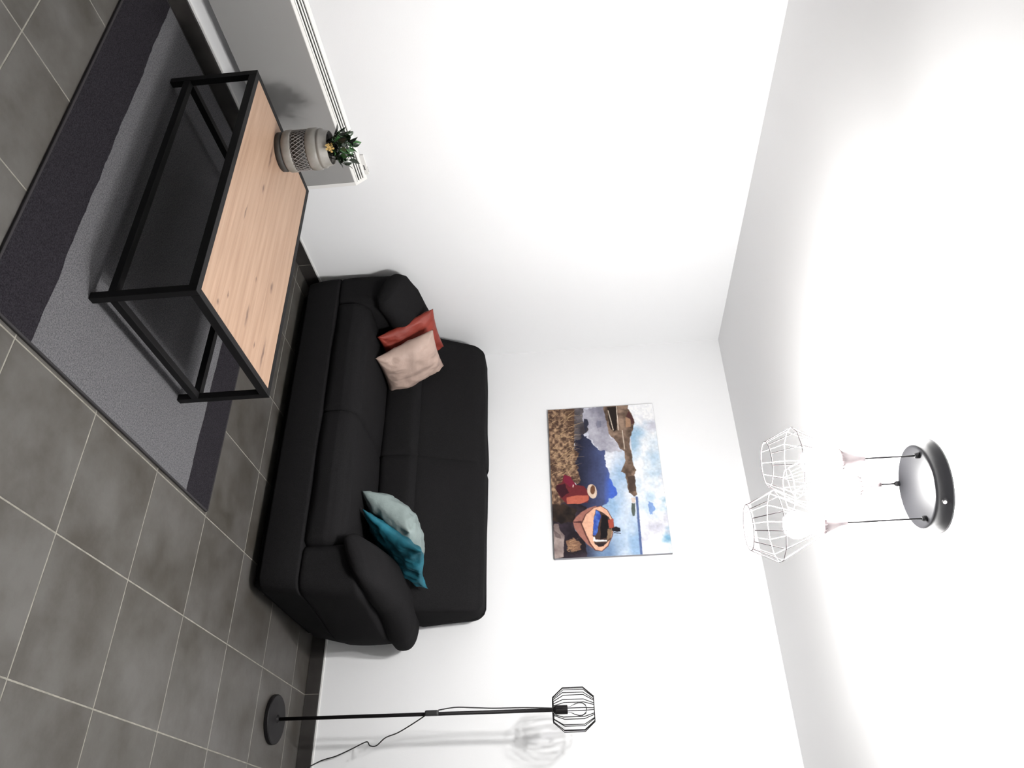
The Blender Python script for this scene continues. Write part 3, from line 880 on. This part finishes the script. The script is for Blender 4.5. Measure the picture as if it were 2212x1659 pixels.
nt.links.new(at.outputs['Color'], b.inputs['Base Color'])
me.materials.append(M['print'])
o = bpy.data.objects.new('print', me); link(o, pic)
o['label'] = 'printed lake scene with boat, grass bank and cloudy sky'

# ------------------------------------------------------------------ floor lamp
FX, FY = 2.325, -.40
lamp = empty('floor_lamp', (FX, FY, 0))
tag(lamp, 'slim black floor lamp with small wire cage shade, beside the sofa', 'lamp')
b = bm_new(); lathe(b, [(0, .001), (.108, .001), (.110, .004), (.110, .018), (.106, .022), (.02, .026), (.012, .034), (0, .034)], (FX, FY, 0), 48)
obj('base', b, M['lamp_black'], lamp)
b = bm_new(); tube(b, [(FX, FY, .03), (FX, FY, 1.337)], .0085, 14)
obj('pole', b, M['lamp_black'], lamp, True)
b = bm_new(); lathe(b, [(0, 1.334), (.013, 1.334), (.020, 1.346), (.020, 1.398), (.017, 1.400), (0, 1.400)], (FX, FY, 0), 20)
obj('socket', b, M['lamp_black'], lamp)
SH = [(.0545, 1.333), (.095, 1.381), (.095, 1.475), (.0545, 1.522)]
shade = obj('wire_shade', lathe(bm_new(), [(.0545-.003, 1.333-.002), (.0545+.003, 1.333-.002), (.0545+.003, 1.333+.002), (.0545-.003, 1.333+.002), (.0545-.003, 1.333-.002)], (FX, FY, 0), 28), M['lamp_black'], lamp)
b = bm_new(); lathe(b, [(.0545-.003, 1.520), (.0545+.003, 1.520), (.0545+.003, 1.524), (.0545-.003, 1.524), (.0545-.003, 1.520)], (FX, FY, 0), 28)
obj('top_ring', b, M['lamp_black'], shade)
NW = 16
for k in range(NW):
    a = 2*math.pi*(k+.3)/NW
    b = bm_new(); tube(b, [(FX+r*math.cos(a), FY+r*math.sin(a), z) for r, z in SH], .0021, 6)
    obj('wire', b, M['lamp_black'], shade)
b = bm_new()
for k in range(3):
    a = 2*math.pi*k/3
    tube(b, [(FX+.012*math.cos(a), FY+.012*math.sin(a), 1.333), (FX+.0545*math.cos(a), FY+.0545*math.sin(a), 1.333)], .0018, 6)
obj('spoke', b, M['lamp_black'], shade)
b = bm_new(); lathe(b, [(.012, 1.400), (.014, 1.412), (.024, 1.432), (.030, 1.452), (.029, 1.468), (.020, 1.484), (0, 1.490)], (FX, FY, 0), 20)
obj('bulb', b, M['glass'], lamp, True)['label'] = 'clear unlit glass bulb'
# cable: down the pole, through the switch, to the skirting
sw = obj('switch', box(bm_new(), FX-.012, FX+.012, FY-.034, FY-.010, .738, .802, .006, 2), M['cord'], lamp)
def smooth_path(P, n=8):
    P = [Vector(p) for p in P]; out = []
    for i in range(len(P)-1):
        p0, p1, p2, p3 = P[max(i-1, 0)], P[i], P[i+1], P[min(i+2, len(P)-1)]
        for k in range(n):
            t = k/n
            out.append(.5*((2*p1)+(p2-p0)*t+(2*p0-5*p1+4*p2-p3)*t*t+(3*p1-p0-3*p2+p3)*t**3))
    out.append(P[-1]); return out
b = bm_new()
tube(b, smooth_path([(FX-.006, FY-.010, 1.335), (FX-.012, FY-.012, 1.20), (FX-.014, FY-.013, 1.06), (FX-.019, FY-.016, .96), (FX-.022, FY-.02, .88), (FX-.012, FY-.022, .80)]), .003, 6)
obj('cable', b, M['cord'], lamp, True)
b = bm_new()
tube(b, smooth_path([(FX+.008, FY-.022, .742), (FX+.035, FY+.04, .665), (FX+.060, FY+.10, .585), (FX+.072, FY+.15, .515), (FX+.098, FY+.20, .460), (FX+.090, FY+.25, .415), (FX+.068, FY+.28, .392), (FX+.072, FY+.30, .36), (FX+.095, FY+.33, .29), (FX+.118, FY+.36, .21), (FX+.140, FY+.375, .12), (FX+.20, FY+.378, .03), (FX+.34, FY+.372, .008), (FX+.62, FY+.368, .006)]), .003, 6)
obj('cable', b, M['cord'], lamp, True)

# ------------------------------------------------------------------ pendant lamp (three bulbs in wire cages)
NX, NY = 2.086, -2.122
pend = empty('pendant_lamp', (NX, NY, H))
tag(pend, 'ceiling lamp of three lit wire-cage pendants on a round metal canopy', 'lamp')
b = bm_new()
lathe(b, [(0, -.042), (.108, -.042), (.115, -.0425), (.117, -.040), (.118, -.034), (.122, -.014), (.131, -.004), (.132, 0), (0, 0)], (NX, NY, H), 56)
can = obj('canopy', b, M['canopy'], pend, True)
can.data.polygons.foreach_set('use_smooth', [True]*len(can.data.polygons))
sc_a = math.atan2(-.91, .41)+.36
b = bm_new(); p0 = Vector((NX+.119*math.cos(sc_a), NY+.119*math.sin(sc_a), H-.024)); dd = Vector((math.cos(sc_a), math.sin(sc_a), 0))
tube(b, [p0, p0+dd*.010], .005, 10)
obj('screw', b, M['steel'], can)['label'] = 'bright set screw'
# hang points, cord-grip height
for (px, py, zc) in ((2.029, -2.200, 2.305), (2.030, -2.026, 2.400), (2.182, -2.122, 2.240)):
    b = bm_new(); lathe(b, [(0, -.055), (.006, -.055), (.008, -.050), (.008, -.041), (0, -.041)], (px, py, H), 12)
    obj('cord_grip', b, M['canopy_dark'], can)
    b = bm_new(); tube(b, [(px, py, H-.05), (px, py, zc)], .0026, 8)
    obj('cord', b, M['canopy_dark'], pend, True)
    b = bm_new(); lathe(b, [(0, .006), (.007, .006), (.008, -.008), (.010, -.016), (.020, -.040), (.028, -.062), (.026, -.066), (0, -.066)], (px, py, zc), 20)
    sock = obj('socket', b, M['pend_wire'], pend, True)
    zt = zc-.055
    prof = [(.026, zt), (.100, zt-.130), (.063, zt-.205)]
    b = bm_new()
    tube(b, [(px+.063*math.cos(2*math.pi*k/28), py+.063*math.sin(2*math.pi*k/28), zt-.205) for k in range(28)], .0013, 5, True)
    cage = obj('wire_cage', b, M['pend_wire'], pend, True)
    b = bm_new()
    tube(b, [(px+.100*math.cos(2*math.pi*k/12), py+.100*math.sin(2*math.pi*k/12), zt-.130) for k in range(12)], .0012, 5, True)
    obj('middle_ring', b, M['pend_wire'], cage, True)
    for k in range(12):
        a = 2*math.pi*k/12
        b = bm_new(); tube(b, [(px+r*math.cos(a), py+r*math.sin(a), z) for r, z in prof], .0011, 5)
        obj('wire', b, M['pend_wire'], cage, True)
    b = bm_new()
    lathe(b, [(0, 0), (.014, -.002), (.016, -.014), (.030, -.036), (.038, -.058), (.036, -.078), (.024, -.094), (0, -.100)], (px, py, zc-.067), 18)
    obj('bulb', b, M['bulb'], pend, True)['label'] = 'glowing white light bulb'
